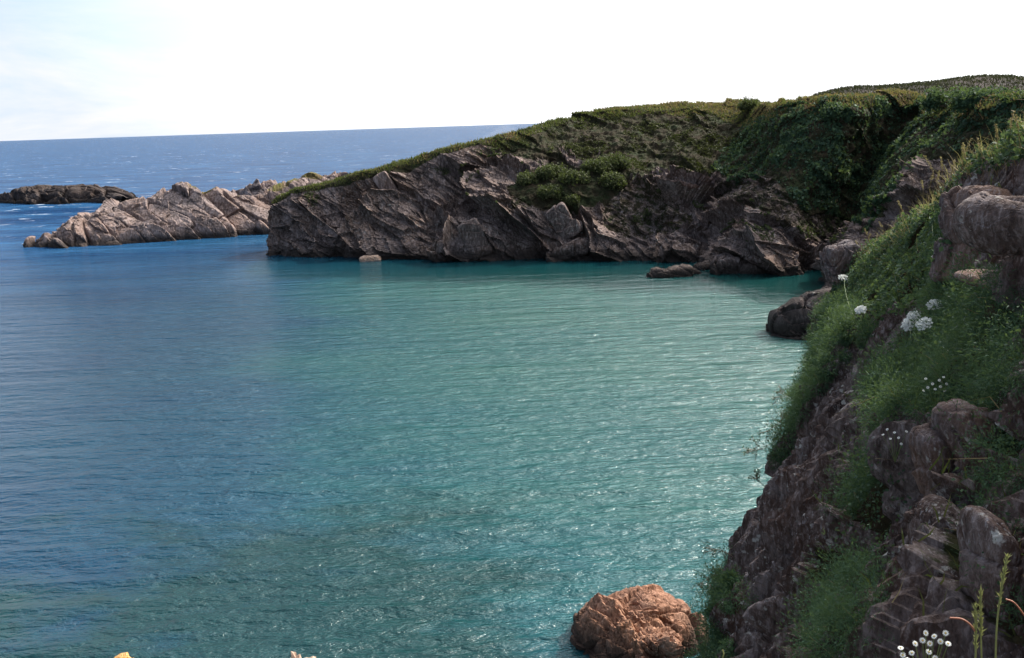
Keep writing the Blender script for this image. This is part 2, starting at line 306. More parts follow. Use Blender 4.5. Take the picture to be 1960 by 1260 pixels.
# ------------------------------------------------------------------ headland
def hcol(base, pts, back):                   # base pixel on the waterline, then (px, py, dy) behind it, then back rows
    b = unw(*base); c = [b+[0, -1.2, -3.5], b]
    for (px, py, dy) in pts: c.append(un(px, py, b[1]+dy))
    T = c[-1]
    if back == 'ridge':                       # narrow ridge: falls back to the open sea behind
        c += [T+[1.5, 4, -.4], T+[4, 10, -3.5], T+[7, 17, -T[2]-2], T+[8, 22, -T[2]-4]]
    else: c += [T+[2, 6, .3], T+[6, 16, .5], T+[14, 40, .4], T+[24, 80, -1.5]]
    return c
H = [
 hcol((514, 488), [(515, 455, .2), (515, 430, .5), (519, 400, 1), (523, 384, 1.5), (532, 374, 2.5)], 'ridge'),
 hcol((560, 491), [(565, 465, .5), (572, 435, 1), (580, 400, 2), (588, 375, 3), (600, 352, 4)], 'ridge'),
 hcol((640, 492), [(645, 465, .5), (650, 435, 1.2), (660, 395, 2.5), (670, 360, 3.6), (685, 326, 5)], 'ridge'),
 hcol((720, 494), [(722, 465, .5), (727, 440, 1.3), (738, 390, 3.2), (752, 345, 5), (772, 304, 7)], 'ridge'),
 hcol((800, 496), [(800, 465, .3), (802, 440, 1.2), (812, 395, 3.5), (830, 345, 6), (862, 279, 9)], 'ridge'),
 hcol((870, 496), [(872, 465, .3), (880, 445, 1.2), (892, 400, 5), (915, 340, 8.5), (950, 261, 12)], 'ridge'),
 hcol((930, 497), [(930, 465, -.5), (935, 435, -.3), (950, 395, .6), (985, 345, 4), (1035, 237, 18)], 'ridge'),
 hcol((1040, 497), [(1040, 460, 0), (1042, 430, .8), (1052, 392, 2.2), (1078, 325, 6), (1104, 222, 24)], 'land'),
 hcol((1140, 497), [(1140, 460, .8), (1145, 425, 2), (1155, 385, 4), (1172, 315, 9), (1192, 210, 26)], 'land'),
 hcol((1230, 497), [(1230, 460, 1.5), (1233, 425, 3), (1240, 380, 6), (1250, 310, 12), (1270, 204, 28)], 'land'),
 hcol((1300, 499), [(1300, 460, 1.5), (1302, 425, 3), (1303, 380, 6), (1312, 310, 12), (1342, 200, 30)], 'land'),
 hcol((1350, 499), [(1358, 470, 2), (1370, 425, 4), (1382, 375, 8), (1400, 300, 15), (1425, 197, 30)], 'land'),
 hcol((1378, 520), [(1385, 480, .5), (1400, 448, 1.5), (1440, 400, 3), (1470, 340, 7), (1488, 202, 15)], 'land'),
 hcol((1440, 523), [(1445, 480, .5), (1462, 440, 1.2), (1485, 390, 3), (1520, 310, 6), (1560, 192, 11)], 'land'),
 hcol((1500, 523), [(1500, 480, 1), (1515, 440, 1.8), (1535, 390, 3.5), (1590, 300, 6), (1640, 186, 9)], 'land'),
 hcol((1560, 520), [(1560, 480, 2), (1572, 450, 3.5), (1595, 400, 6), (1635, 310, 9), (1690, 182, 12)], 'land'),
 hcol((1600, 515), [(1608, 480, 2), (1618, 450, 4), (1642, 390, 7), (1690, 300, 10), (1752, 184, 13.5)], 'land'),
 hcol((1612, 548), [(1628, 490, .5), (1645, 450, 1.5), (1672, 400, 3), (1715, 300, 6), (1800, 200, 11)], 'land'),
 hcol((1700, 585), [(1710, 530, .8), (1725, 470, 1.8), (1750, 410, 3), (1790, 320, 5), (1860, 196, 8)], 'land'),
 hcol((1850, 600), [(1855, 540, 1), (1865, 480, 2), (1880, 410, 3), (1905, 320, 4), (1960, 188, 6)], 'land'),
 hcol((2100, 640), [(2100, 560, 1), (2105, 500, 2), (2110, 410, 3), (2130, 310, 4), (2170, 180, 6)], 'land'),
 hcol((2400, 700), [(2400, 600, 1), (2400, 520, 2), (2400, 410, 3), (2410, 300, 4), (2450, 165, 6)], 'land')]
NC, NR = 1150, 420
G = loft(H, NC, NR, None, lambda t: np.where(t > .70, .35, 1.0))
nn = norms(G); P = G.reshape(-1, 3); n0 = nn.reshape(-1, 3)
if n0[P.shape[0]//2, 1] > 0: n0 = -n0
Mh = frame(40, 8, (2.6, 1.0, .75))
GORSE = [[(975, 360), (1010, 318), (1060, 303), (1120, 316), (1180, 293), (1208, 308), (1208, 352), (1170, 376), (1110, 402), (1050, 392), (1000, 385)]]
IVY = [[(1478, 200), (1640, 180), (1772, 178), (1750, 260), (1700, 300), (1680, 380), (1640, 420), (1560, 400), (1510, 360), (1470, 330), (1410, 350), (1370, 320), (1400, 262)],
       [(1790, 195), (1860, 180), (1960, 178), (2300, 160), (2300, 340), (1920, 330), (1860, 300), (1800, 290), (1745, 300), (1700, 375), (1655, 435), (1685, 330), (1740, 235)]]
HEATH = [[(1000, 240), (1100, 220), (1190, 205), (1480, 192), (1470, 250), (1400, 300), (1370, 340), (1290, 320), (1215, 345), (1200, 290), (1120, 300), (1040, 290), (960, 300), (950, 265)]]
soilp = HEATH+IVY+GORSE+[[(1180, 340), (1260, 360), (1300, 400), (1320, 440), (1220, 470), (1160, 440), (1150, 380)], [(1000, 380), (1060, 380), (1080, 410), (980, 400)], [(1340, 350), (1500, 340), (1640, 400), (1620, 470), (1520, 440), (1420, 400), (1360, 400)]]
rowt = np.tile(np.linspace(0, 1, NR), NC)
veg = soft(P, HEATH+IVY+GORSE, 3, 22, .3).astype(float)
veg = np.maximum(veg, .52*soft(P, soilp, 4, 25, .3))
# row of the crest (control 7 of 11)
crest_i = np.argmin(np.linalg.norm(G-np.repeat(loft(H, NC, 60)[:, None, 0]*0+0, NR, 1), axis=2)*0+np.abs(np.arange(NR)[None]-0), axis=1)
top_ctrl = np.array([c[6] for c in H]); tc_ = resamp(cr(top_ctrl[:, None, :]), NC)[:, 0]
crest_i = np.argmin(((G-tc_[:, None])**2).sum(2), axis=1)
rel = (np.arange(NR)[None]-crest_i[:, None]).reshape(-1)
below = (tc_[:, None, 2]-G[:, :, 2]).reshape(-1); below = np.where(rel > 0, -1, below)
veg = np.maximum(veg, 1-sm(.6, 1.1, below+1.3*fbm(P*.3, 9, 3)))
veg = veg*sm(1.2, 2.6, P[:, 2])
dd = rockd(P, Mh, [(8.0, 1.15), (3.2, .5), (1.3, .2), (.5, .07)], 11, .5)
dd = dd+.5*fbm(P*.25, 21, 3)+.10*fbm(P*2.5, 22, 3)
grassy = 1-sm(.3, 2.2, below)
hard = np.clip(1-.85*grassy, .1, 1)*(1-.86*np.clip(veg, 0, 1)*(1-grassy))
bushy = .55*np.abs(fbm(P*.55, 31, 4))+.12*fbm(P*2.2, 32, 3)
disp = dd*hard+veg*(1-grassy)*bushy*1.8+grassy*(.22*fbm(P*.5, 41, 4)+.06*fbm(P*2., 42, 3))
disp = disp*sm(-3, .5, P[:, 2])
P2 = P+n0*disp[:, None]; P2[:, 2] -= .45*sm(5, 10, P2[:, 2]); HG = P2; Hn = n0; Hveg = veg; Hrel = rel
mk('headland', P2, gridF(NC, NR), M_head, smooth=False, attr=dict(veg=veg), kind='structure')

def ridge(name, cols, nc, nr, mat, M, sc, seed, vegz=None, at=None, crack=.5, fb=.3, **props):
    G = loft(cols, nc, nr); n = norms(G).reshape(-1, 3); P = G.reshape(-1, 3)
    k = len(P)//2+nr//3
    if n[np.argmax(P[:, 2])][2] < 0: n = -n
    d = rockd(P, M, sc, seed, crack)+fb*fbm(P*.4, seed+3, 3)
    P2 = P+n*d[:, None]
    P2[:, 2] -= 1.5*sm(1, 7, P2[:, 2])
    vg = (sm(*vegz, P[:, 2]+2*fbm(P*.3, seed+5, 3))*sm(.5, .85, n[:, 2])) if vegz else np.zeros(len(P))
    if at is None: at = (float(P[:, 0].mean()), float(P[:, 1].mean()), 0.)
    return mk(name, P2, gridF(nc, nr), mat, at=at, smooth=False, attr=dict(veg=vg), **props), P2, n
def rcol(base, pts, bk=8):
    b = unw(*base); c = [b+[0, -1, -3], b]
    for (px, py, dy) in pts: c.append(un(px, py, b[1]+dy))
    T = c[-1]; c += [T+[.5, bk*.4, -.3], T+[1, bk, -T[2]*.5], T+[1.5, bk*1.8, -T[2]-2]]
    return c
Ml = frame(38, -10, (2.4, 1.2, .8))
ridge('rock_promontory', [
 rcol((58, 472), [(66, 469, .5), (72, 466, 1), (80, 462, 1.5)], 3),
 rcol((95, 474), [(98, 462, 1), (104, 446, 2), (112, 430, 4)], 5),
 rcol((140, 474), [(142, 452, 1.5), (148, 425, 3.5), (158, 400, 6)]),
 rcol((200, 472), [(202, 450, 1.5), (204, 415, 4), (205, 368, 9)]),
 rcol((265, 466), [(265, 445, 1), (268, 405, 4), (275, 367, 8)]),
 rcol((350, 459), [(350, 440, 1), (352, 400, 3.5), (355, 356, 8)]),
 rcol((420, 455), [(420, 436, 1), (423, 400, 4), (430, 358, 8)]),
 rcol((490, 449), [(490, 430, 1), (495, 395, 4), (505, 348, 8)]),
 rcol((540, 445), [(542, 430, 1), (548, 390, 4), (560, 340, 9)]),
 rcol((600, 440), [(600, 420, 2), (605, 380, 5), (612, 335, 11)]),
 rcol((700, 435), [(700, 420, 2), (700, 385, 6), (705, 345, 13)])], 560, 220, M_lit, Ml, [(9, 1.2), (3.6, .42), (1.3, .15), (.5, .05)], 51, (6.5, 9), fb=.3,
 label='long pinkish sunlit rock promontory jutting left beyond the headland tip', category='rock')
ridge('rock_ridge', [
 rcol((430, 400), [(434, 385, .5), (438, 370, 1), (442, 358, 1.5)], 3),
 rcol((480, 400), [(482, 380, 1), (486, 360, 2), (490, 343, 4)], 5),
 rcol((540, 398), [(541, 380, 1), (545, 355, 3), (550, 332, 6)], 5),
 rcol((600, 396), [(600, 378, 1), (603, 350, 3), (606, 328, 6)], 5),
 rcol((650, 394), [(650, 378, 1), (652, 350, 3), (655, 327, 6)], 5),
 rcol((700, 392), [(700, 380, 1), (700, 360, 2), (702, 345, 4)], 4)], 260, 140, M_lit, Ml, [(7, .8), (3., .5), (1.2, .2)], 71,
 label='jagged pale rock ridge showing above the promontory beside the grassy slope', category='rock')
ridge('sea_reef', [
 rcol((-60, 386), [(-58, 384, .5), (-55, 381, 1), (-52, 378, 1.5)], 4),
 rcol((0, 389), [(2, 385, 1), (6, 378, 2), (10, 371, 4)], 6),
 rcol((60, 391), [(62, 383, 1), (66, 370, 3), (70, 358, 5)], 8),
 rcol((120, 391), [(121, 383, 1), (124, 366, 3), (128, 352, 6)], 8),
 rcol((165, 389), [(165, 380, 1), (164, 366, 3), (163, 351, 6)], 8),
 rcol((205, 389), [(206, 382, 1), (206, 374, 2), (207, 364, 5)], 7),
 rcol((228, 390), [(229, 388, .5), (231, 385, 1), (233, 381, 3)], 5)], 320, 130, M_reef, frame(20, 0, (2.5, 1.2, .8)), [(9, 1.0), (4, .6), (1.6, .3)], 91,
 label='low dark reef in the open sea at the far left', category='reef')

# ------------------------------------------------------------------ boulders
def boulder(name, c, size, rot, mat, seed, label, sub=6, sc=((1.0, .18), (.45, .08), (.18, .022), (.08, .008)), M=None, bx=3.2, taper=0, **kw):
    bm = bmesh.new(); bmesh.ops.create_icosphere(bm, subdivisions=sub, radius=1); V = np.array([v.co[:] for v in bm.verts]); F = np.array([[v.index for v in f.verts] for f in bm.faces]); bm.free()
    m = max(size); V = V/(np.abs(V)**bx).sum(1, keepdims=True)**(1/bx); V[:, :2] *= 1-taper*(1-V[:, 2:3])*.5; V2 = V*np.array(size)/m
    n = V/np.array(size)*m; n /= np.linalg.norm(n, axis=1, keepdims=True)
    d = rockd(V2+seed*3.7, M if M is not None else frame(30, 20, (1.5, 1, .8)), sc, seed, .4)+.06*fbm(V2*1.5+seed, seed+7, 3)
    V2 = (V2+n*d[:, None]*min(size)/m*1.3)*m
    e = [R_(a) for a in rot]; Rm = np.array(Matrix.Rotation(e[2], 3, 'Z')@Matrix.Rotation(e[1], 3, 'Y')@Matrix.Rotation(e[0], 3, 'X'))
    W = V2@Rm.T+np.array(c)
    return mk(name, W, F, mat, smooth=False, at=(float(c[0]), float(c[1]), float(W[:, 2].min())), label=label, category=kw.pop('category', 'boulder'), **kw)
def wat(px, py, dz=0): q = unw(px, py); return np.array([q[0], q[1], dz])
boulder('boulder', wat(708, 499, .15), (1.25, .7, .42), (0, 0, 5), M_pale, 3, 'small pale boulder awash in front of the headland tip', 5)
boulder('rock_islet', wat(1284, 528, .1), (2.2, 1.1, .75), (0, -8, 0), M_head, 5, 'low jagged brown rock islet in the water under the dark cove', 6)
boulder('rock_islet', wat(1265, 529, .1), (1.1, .8, .6), (0, 10, 0), M_head, 6, 'small dark rock at the left end of the jagged islet', 5)
boulder('boulder', wat(1395, 521, .4), (1.9, 1.3, 1.1), (0, 12, 10), M_head, 8, 'rounded ribbed boulder at the foot of the middle spur', 6)
boulder('rock_islet', wat(1318, 524, .05), (1.2, .8, .5), (0, 15, 20), M_head, 7, 'small broken rock between the jagged islet and the ribbed boulder', 5)
boulder('rock_islet', wat(1352, 514, .1), (1.3, .9, .6), (0, -12, 40), M_head, 10, 'low dark rock close to the shore left of the ribbed boulder', 5)
boulder('boulder', wat(1440, 522, .1), (1.4, 1, .7), (0, -10, 0), M_head, 9, 'low flat rock right of the ribbed boulder at the spur foot', 5)
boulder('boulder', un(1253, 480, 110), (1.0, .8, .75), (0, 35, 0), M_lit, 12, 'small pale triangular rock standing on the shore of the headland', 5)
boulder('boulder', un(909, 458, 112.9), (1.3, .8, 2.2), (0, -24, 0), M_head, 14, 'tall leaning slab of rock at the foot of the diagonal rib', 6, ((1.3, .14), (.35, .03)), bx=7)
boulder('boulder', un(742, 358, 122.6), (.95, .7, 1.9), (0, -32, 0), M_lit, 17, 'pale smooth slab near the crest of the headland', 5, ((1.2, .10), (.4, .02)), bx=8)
boulder('boulder', un(1092, 480, 111.), (2.7, 1.4, 1.0), (0, -16, 0), M_head, 18, 'broad wedge shaped rock at the waterline below the gorse', 6)
boulder('boulder', un(1078, 425, 112), (1.3, .8, 1.9), (0, -34, 0), M_head, 19, 'grey angular block under the gorse bushes', 6, ((1.3, .16), (.35, .04)), bx=7)
boulder('boulder', un(855, 482, 113.8), (2.0, 1.2, 1.1), (0, 10, 0), M_head, 20, 'low boulder at the water left of the leaning slab', 6)
boulder('cove_rock', un(1560, 620, 68)+[.9, 1, -.3], (3.6, 2.4, 2.2), (0, -18, 0), M_reef, 25, 'rock with shade put into its dark colour, standing in the cove behind the near cliff', 6, ((.9, .12), (.35, .06)))  # darker reef colour stands in for the shade on this rock
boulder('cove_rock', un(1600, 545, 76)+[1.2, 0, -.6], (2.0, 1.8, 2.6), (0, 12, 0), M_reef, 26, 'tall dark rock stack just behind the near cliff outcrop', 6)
boulder('brown_boulder', unw(1215, 1245)+[.3, .6, -.7], (1.9, 1.8, 2.05), (0, 12, 20), M_brown, 31, 'big reddish brown boulder in the water at the bottom of the picture', 7, ((1.7, .12), (.6, .035), (.22, .02), (.08, .008)), frame(35, 30, (1.3, 1, .8)), bx=2.3)
boulder('brown_boulder', unw(1240, 1262)+[.1, -1.2, .9], (.62, .6, .55), (0, 0, 0), M_brown, 33, 'small rough brown rock in front of the big brown boulder', 6, ((.8, .14), (.34, .06), (.14, .02)))
boulder('lichened_rock', unw(250, 1276)+[0, -.5, -.0], (.38, .4, .55), (0, 0, 0), M_orange, 35, 'orange lichened rock tip at the bottom left edge', 5)
boulder('lichened_rock', unw(583, 1280)+[0, -.5, -.0], (.5, .5, .5), (0, 0, 0), M_pale, 37, 'pale rock tip at the bottom edge left of the brown boulder', 5)

# ------------------------------------------------------------------ near cliff
def Xp(y, z): return -5.78+.31*y+.52*z
def ncol(y, zc, inl, zs, crx=0.0, far=None):
    xc = Xp(y, zc)+crx
    c = [(xc+inl, y+.0, zc+.3), (xc+inl*.35, y, zc+.25), (xc+.35, y, zc+.05), (xc, y, zc-.12)]
    for f in (.33, .66, 1.0):
        z = zc+(zs-zc)*f; c.append((Xp(y, z)+crx*(1-f), y, z))
    xs = Xp(y, zs)
    c += [(xs+.0, y+.1, zs-1.2), (xs+.25, y+.3, zs*.5), (xs+.3, y+.5, 1.0), (xs-.2, y+.5, -2.5)]
    return c
NCOL = [
 [(6, -3, 13.6), (2, -3, 13.4), (0, -3, 13.35), (-2, -3, 13.3), (-2.8, -3, 12.6), (-3.2, -3, 11), (-3.5, -3, 9), (-3.6, -3, 7), (-3.7, -3, 5), (-3.8, -3, 2), (-4.2, -3, -2.5)],
 [(6, .0, 13.8), (2, .0, 13.5), (.5, .0, 13.35), (-.8, .2, 13.2), (-1.4, .4, 12.4), (-1.8, .5, 11), (-2.1, .6, 9), (-2.3, .6, 7), (-2.4, .6, 5), (-2.6, .6, 2), (-3, .6, -2.5)],
 ncol(2.0, 14.3, 6, 7.2), ncol(4.0, 14.75, 7, 7.8), ncol(6.0, 15.0, 8, 8.4), ncol(8.0, 14.95, 8, 8.9), ncol(9.2, 14.75, 8, 9.2), ncol(10.5, 14.5, 8, 9.6),
 ncol(12, 14.05, 7, 10.1), ncol(13.5, 13.6, 6, 10.8), ncol(15, 13.25, 5, 11.3), ncol(16.3, 12.95, 4, 11.8, .1),
 [(11, 17.5, 12.6), (9, 17.6, 12.6), (6.6, 17.5, 12.5), (6.0, 17.5, 12.35), (5.9, 17.6, 12.1), (5.8, 17.7, 11.8), (5.7, 17.8, 11.0), (5.7, 17.9, 9.5), (5.9, 18.2, 6), (6.1, 18.6, 1), (6., 18.8, -2.5)],
 [(12, 17.5, 12.4), (10, 18.2, 12.0), (8.5, 18.8, 11.4), (7.5, 19.2, 10.8), (7.3, 19.4, 10.), (7.2, 19.6, 9.), (7.2, 19.8, 8), (7.2, 20, 6.5), (7.3, 20.4, 4), (7.4, 20.8, 1), (7.4, 21, -2.5)],
 [(14, 17, 12.4), (13, 18, 12.0), (12, 19, 11.4), (11.5, 19.6, 10.8), (11.3, 20, 10.), (11.2, 20.4, 9.), (11.2, 20.8, 8), (11.2, 21.2, 6.5), (11.3, 21.6, 4), (11.4, 22, 1), (11.4, 22.4, -2.5)],
 [(22, 17, 13), (22, 18, 12.6), (22, 20, 12), (22, 21, 11.4), (22, 22, 10.5), (22, 22.5, 9.5), (22, 23, 8.5), (22, 23.5, 7), (22, 24, 4), (22, 24.5, 1), (22, 25, -2.5)]]
NC2, NR2 = 1250, 620
wcf = lambda t: np.where((t > .10) & (t < .82), 1.6, .35)
G2 = loft(NCOL, NC2, NR2, wcf, lambda t: np.where(t < .16, .35, np.where(t < .66, 1.7, .45)))
n2 = norms(G2).reshape(-1, 3); P = G2.reshape(-1, 3)
k = np.argmin(np.abs(P[:, 1]-8)+np.abs(P[:, 2]-11))
if n2[k, 0] > 0: n2 = -n2
VEGO = [[(1560, 600), (1600, 560), (1640, 500), (1700, 435), (1760, 390), (1835, 340), (1835, 500), (1815, 570), (1740, 600), (1690, 620), (1640, 600)],
 [(1585, 560), (1680, 575), (1700, 640), (1620, 700), (1560, 790), (1500, 900), (1460, 915), (1480, 770), (1560, 660)],
 [(1800, 500), (1980, 560), (1980, 880), (1850, 830), (1790, 790), (1700, 830), (1680, 720), (1800, 640)],
 [(1650, 870), (1745, 860), (1745, 960), (1705, 1060), (1600, 1030)],
 [(1370, 1070), (1430, 1060), (1430, 1160), (1380, 1260), (1280, 1260)], [(1570, 1050), (1700, 1060), (1740, 1280), (1500, 1280)], [(1890, 830), (1980, 850), (1980, 1280), (1930, 1150)],
 [(1270, 1300), (1330, 1200), (1400, 1200), (1420, 1300)], [(1830, 340), (1980, 300), (1980, 200), (1930, 200), (1850, 310)]]
VEGP = list(VEGO); VEGP[1] = [(1590, 580), (1650, 590), (1665, 640), (1600, 705), (1540, 795), (1490, 895), (1488, 790), (1560, 680)]
VEGP[3] = [(1680, 880), (1742, 870), (1742, 950), (1700, 1030), (1640, 1010)]; VEGP[4] = [(1385, 1090), (1415, 1080), (1420, 1150), (1370, 1250), (1300, 1270)]
VEGP[5] = [(1600, 1080), (1690, 1080), (1730, 1290), (1560, 1290)]; VEGP[7] = [(1310, 1290), (1350, 1210), (1390, 1210), (1400, 1290)]
veg = soft(P, VEGP, 8, 25, 1.4).astype(float)*.85
veg = np.maximum(veg, sm(.45, .8, n2[:, 2])*.8)
Mn = frame(-78, 25, (3.0, 1.0, .55))
dd = rockd(P, Mn, [(1.5, .13), (.7, .10), (.27, .05), (.11, .02)], 111, .6)
cz = resamp(cr(np.array([c[3] for c in NCOL], float)[:, None, :]), NC2, wcf)[:, 0]
bel2 = np.repeat(cz[:, 2], NR2)-P[:, 2]
disp = dd*(1-.6*veg)*(.25+.75*sm(.0, .9, bel2))+.16*fbm(P*.5, 121, 3)+.20*(1-veg)*(.5-np.abs(fbm(P*[1.5, 1.5, .3]+.3*vn(P, 5)[:, None], 126, 3)))*2+.05*fbm(P*3, 122, 3)+.08*veg*np.abs(fbm(P*2.5, 123, 3))+.02*fbm(P*12, 124, 3)
P2 = P+n2*disp[:, None]; CG = P2; Cn = norms(P2.reshape(NC2, NR2, 3)).reshape(-1, 3); Cn = Cn*np.sign((Cn*n2).sum(1, keepdims=True)+1e-9)*.6+n2*.4; Cn /= np.linalg.norm(Cn, axis=1, keepdims=True)+1e-9; Cveg = veg
mk('near_cliff', P2, gridF(NC2, NR2), M_near, smooth=False, attr=dict(veg=veg), kind='structure')
cpx, cpy = proj(CG); cdist = np.linalg.norm(CG-[0, 0, CAMH], axis=1); cok = (CG[:, 1] > 1.5) & (((CG-[0, 0, CAMH])*Cn).sum(1) < .15*cdist)
def hit(px, py):                              # nearest point of the near cliff seen at that place
    d = np.hypot(cpx-px, cpy-py); f_ = CG[:, 1] > 1.5; m = f_ & (d < 6)
    k = np.argmin(np.where(m, cdist, 1e9)) if m.any() else np.argmin(np.where(f_, d, 1e9)); return CG[k].copy(), Cn[k].copy()
def cb(px, py, off, wpx, hpx, deep, rot, mat, seed, label, **kw):
    p, n = hit(px, py); s = p[1]/FPX*.5
    return boulder('boulder', p+n*off, (wpx*s, deep, hpx*s), rot, mat, seed, label, 6, ((1.5, .14), (.55, .035), (.2, .012), (.08, .005)), bx=kw.pop('bx', 6), **kw)
cb(1868, 415, .0, 92, 125, .35, (0, 18, 20), M_bould, 41, 'big grey boulder jutting from the cliff below the dry grass', bx=2.5)
cb(1945, 430, .0, 90, 110, .4, (0, -25, 30), M_near, 42, 'dark broken block right of the big grey boulder', bx=3)
cb(1842, 500, .0, 60, 90, .3, (0, 5, 10), M_bould, 43, 'pale blue grey stone beneath the big grey boulder')
cb(1945, 540, .1, 120, 34, .4, (0, 6, 10), M_bould, 44, 'flat overhanging slab of rock at the right edge', bx=2.3)
cb(1795, 905, .03, 95, 200, .22, (0, -14, 10), M_bould, 45, 'long upright grey slab beside the dark crevice', taper=.6, bx=3)
cb(1800, 1070, .02, 110, 230, .24, (0, -6, 10), M_near, 46, 'rusty brown upright slab below the grey slab', taper=.4, bx=3)
cb(1865, 890, .01, 95, 270, .24, (0, -16, 10), M_bould, 47, 'tall grey slab right of the dark crevice', taper=.5, bx=3)
cb(1890, 1090, .0, 70, 270, .2, (0, -8, 10), M_near, 48, 'dark brown slab low down right of the crevice', taper=.3, bx=3)
cb(1612, 507, .05, 64, 80, .35, (0, -12, 0), M_bould, 49, 'sunlit pinkish rock knob at the far end of the near cliff')
if 0: cb(1690, 1090, -.05, 120, 160, .25, (0, 8, 10), M_near, 50, 'dark rounded rock bulge left of the rusty slab')

# ------------------------------------------------------------------ foliage
rng = np.random.default_rng(4)
def leaves(P, n, size, jit=.9, asp=.6, up=.0, lift=0.0, bend=.25):      # diamond leaves, each bent along its midrib
    k = len(P); r = rng.normal(size=(k, 3)); a = n*(1-jit)+r*jit*.6+[0, 0, up]; a /= np.linalg.norm(a, axis=1, keepdims=True)
    d = np.cross(a, rng.normal(size=(k, 3))); d /= np.linalg.norm(d, axis=1, keepdims=True); e = np.cross(a, d)
    s = (size*(.6+.8*rng.random(k)))[:, None] if np.ndim(size) == 0 else (size*(.6+.8*rng.random(k)))[:, None]
    c = P+n*lift
    V = np.stack([c-d*s*.5, c+e*s*asp*.5+a*s*bend*.3, c+d*s*.5, c-e*s*asp*.5+a*s*bend*.3], 1).reshape(-1, 3)
    F = np.arange(4*k).reshape(k, 4); return V, F
def blades(P, D, ln, wd, curve=.3):           # thin bent blades: quad + tri
    k = len(P); D = D/np.linalg.norm(D, axis=1, keepdims=True); sd = np.cross(D, rng.normal(size=(k, 3))); sd /= np.linalg.norm(sd, axis=1, keepdims=True)
    l = (ln*(.55+.8*rng.random(k)))[:, None]; w_ = wd*(.7+.6*rng.random(k))[:, None]
    bnd = rng.normal(size=(k, 3))*curve-np.array([0, 0, curve*.5])
    m_ = P+D*l*.5; t = P+D*l+bnd*l*.5
    V = np.stack([P-sd*w_, P+sd*w_, m_+sd*w_*.9, m_-sd*w_*.9, t], 1).reshape(-1, 3)
    b = np.arange(k)[:, None]*5
    return V, [b+np.array([[0, 1, 2, 3]]), b+np.array([[3, 2, 4]])]
def pick(P, mask, k):
    i = np.flatnonzero(mask); return rng.choice(i, k) if len(i) else i
def area_w(G, shape):                          # area weight so that dense rows are not favoured
    g = G.reshape(*shape, 3); a = np.linalg.norm(np.cross(np.gradient(g, axis=0), np.gradient(g, axis=1)), axis=2); return a.ravel()
def pickw(mask, k, aw):
    i = np.flatnonzero(mask); p = aw[i]/aw[i].sum(); return rng.choice(i, k, p=p)
Haw = area_w(HG, (NC, NR)); Caw = area_w(CG, (NC2, NR2))
def stuff_leaves(name, label, cat, mat, V, F, tint):
    return mk(name, V, F, mat, smooth=False, attr=dict(tint=tint), kind='stuff', label=label, category=cat)
front = (Hrel < 12) & (HG[:, 1] < 175)
# ivy on the headland
m_ivy = soft(HG, IVY, 13, 26, .25) & front & (HG[:, 2] > 3) & (fbm(HG*.35, 61, 3) > -.7)
i = pickw(m_ivy, 115000, Haw); lift = (np.clip(fbm(HG[i]*.45, 33, 3)+.25, 0, 1)*1.1*rng.random(len(i))**.5)[:, None]
V, F = leaves(HG[i]+Hn[i]*lift+rng.normal(size=(len(i), 3))*.12, Hn[i], .34, .65, .75)
stuff_leaves('ivy', 'dark green ivy hanging over the cliffs at the right of the cove', 'ivy', M_ivy, V, F, np.repeat(np.clip(.35+1.1*fbm(HG[i]*.45, 5, 3)+.22*rng.normal(size=len(i)), 0, 1), 4))
# heath on the slope
m_h = soft(HG, HEATH, 14, 22, .3) & front & (fbm(HG*.28, 63, 3) > -.2)
i = pickw(m_h, 60000, Haw); lift = (np.clip(fbm(HG[i]*.5, 34, 3)+.2, 0, 1)*.9*rng.random(len(i))**.5)[:, None]
V, F = leaves(HG[i]+Hn[i]*lift, Hn[i], .32, .65, .6)
stuff_leaves('heath', 'brownish green heath scrub on the upper slope of the headland', 'scrub', M_heath, V, F, np.repeat(np.clip(.4+1.2*fbm(HG[i]*.4, 6, 3)+.22*rng.normal(size=len(i)), 0, 1), 4))
# moss and small plants lower on the face
m_h = soft(HG, [[(560, 360), (1000, 250), (1040, 290), (960, 380), (900, 420), (820, 300), (600, 400)], [(1150, 360), (1640, 400), (1600, 500), (1300, 480), (1180, 470)]], 15, 25, .3) & front & (HG[:, 2] > 3) & (fbm(HG*.33, 65, 4) > .22)
i = pickw(m_h, 14000, Haw); V, F = leaves(HG[i]+Hn[i]*.15*rng.random(len(i))[:, None], Hn[i], .3, .65, .6)
stuff_leaves('moss', 'patches of dull green growth clinging to the headland rock', 'moss', M_gorse, V, F, np.repeat(rng.random(len(i))*.8, 4))
# turf on the crest
m_t = (below < .9) & (Hrel < 60) & (HG[:, 1] < 190) & (Hveg > .4) & (HG[:, 2] > 3)
i = pickw(m_t, 60000, Haw); V, F = blades(HG[i], Hn[i]*.4+[0, 0, 1]+rng.normal(size=(len(i), 3))*.45, .38, .05)
stuff_leaves('turf', 'dry yellow green turf along the crest of the headland', 'grass', M_turf, V, F, np.repeat(np.clip(.45+.45*sm(0, 30, HG[i][:, 0])+.9*fbm(HG[i]*.15, 66, 3)+.25*rng.normal(size=len(i)), 0, 1), 5))
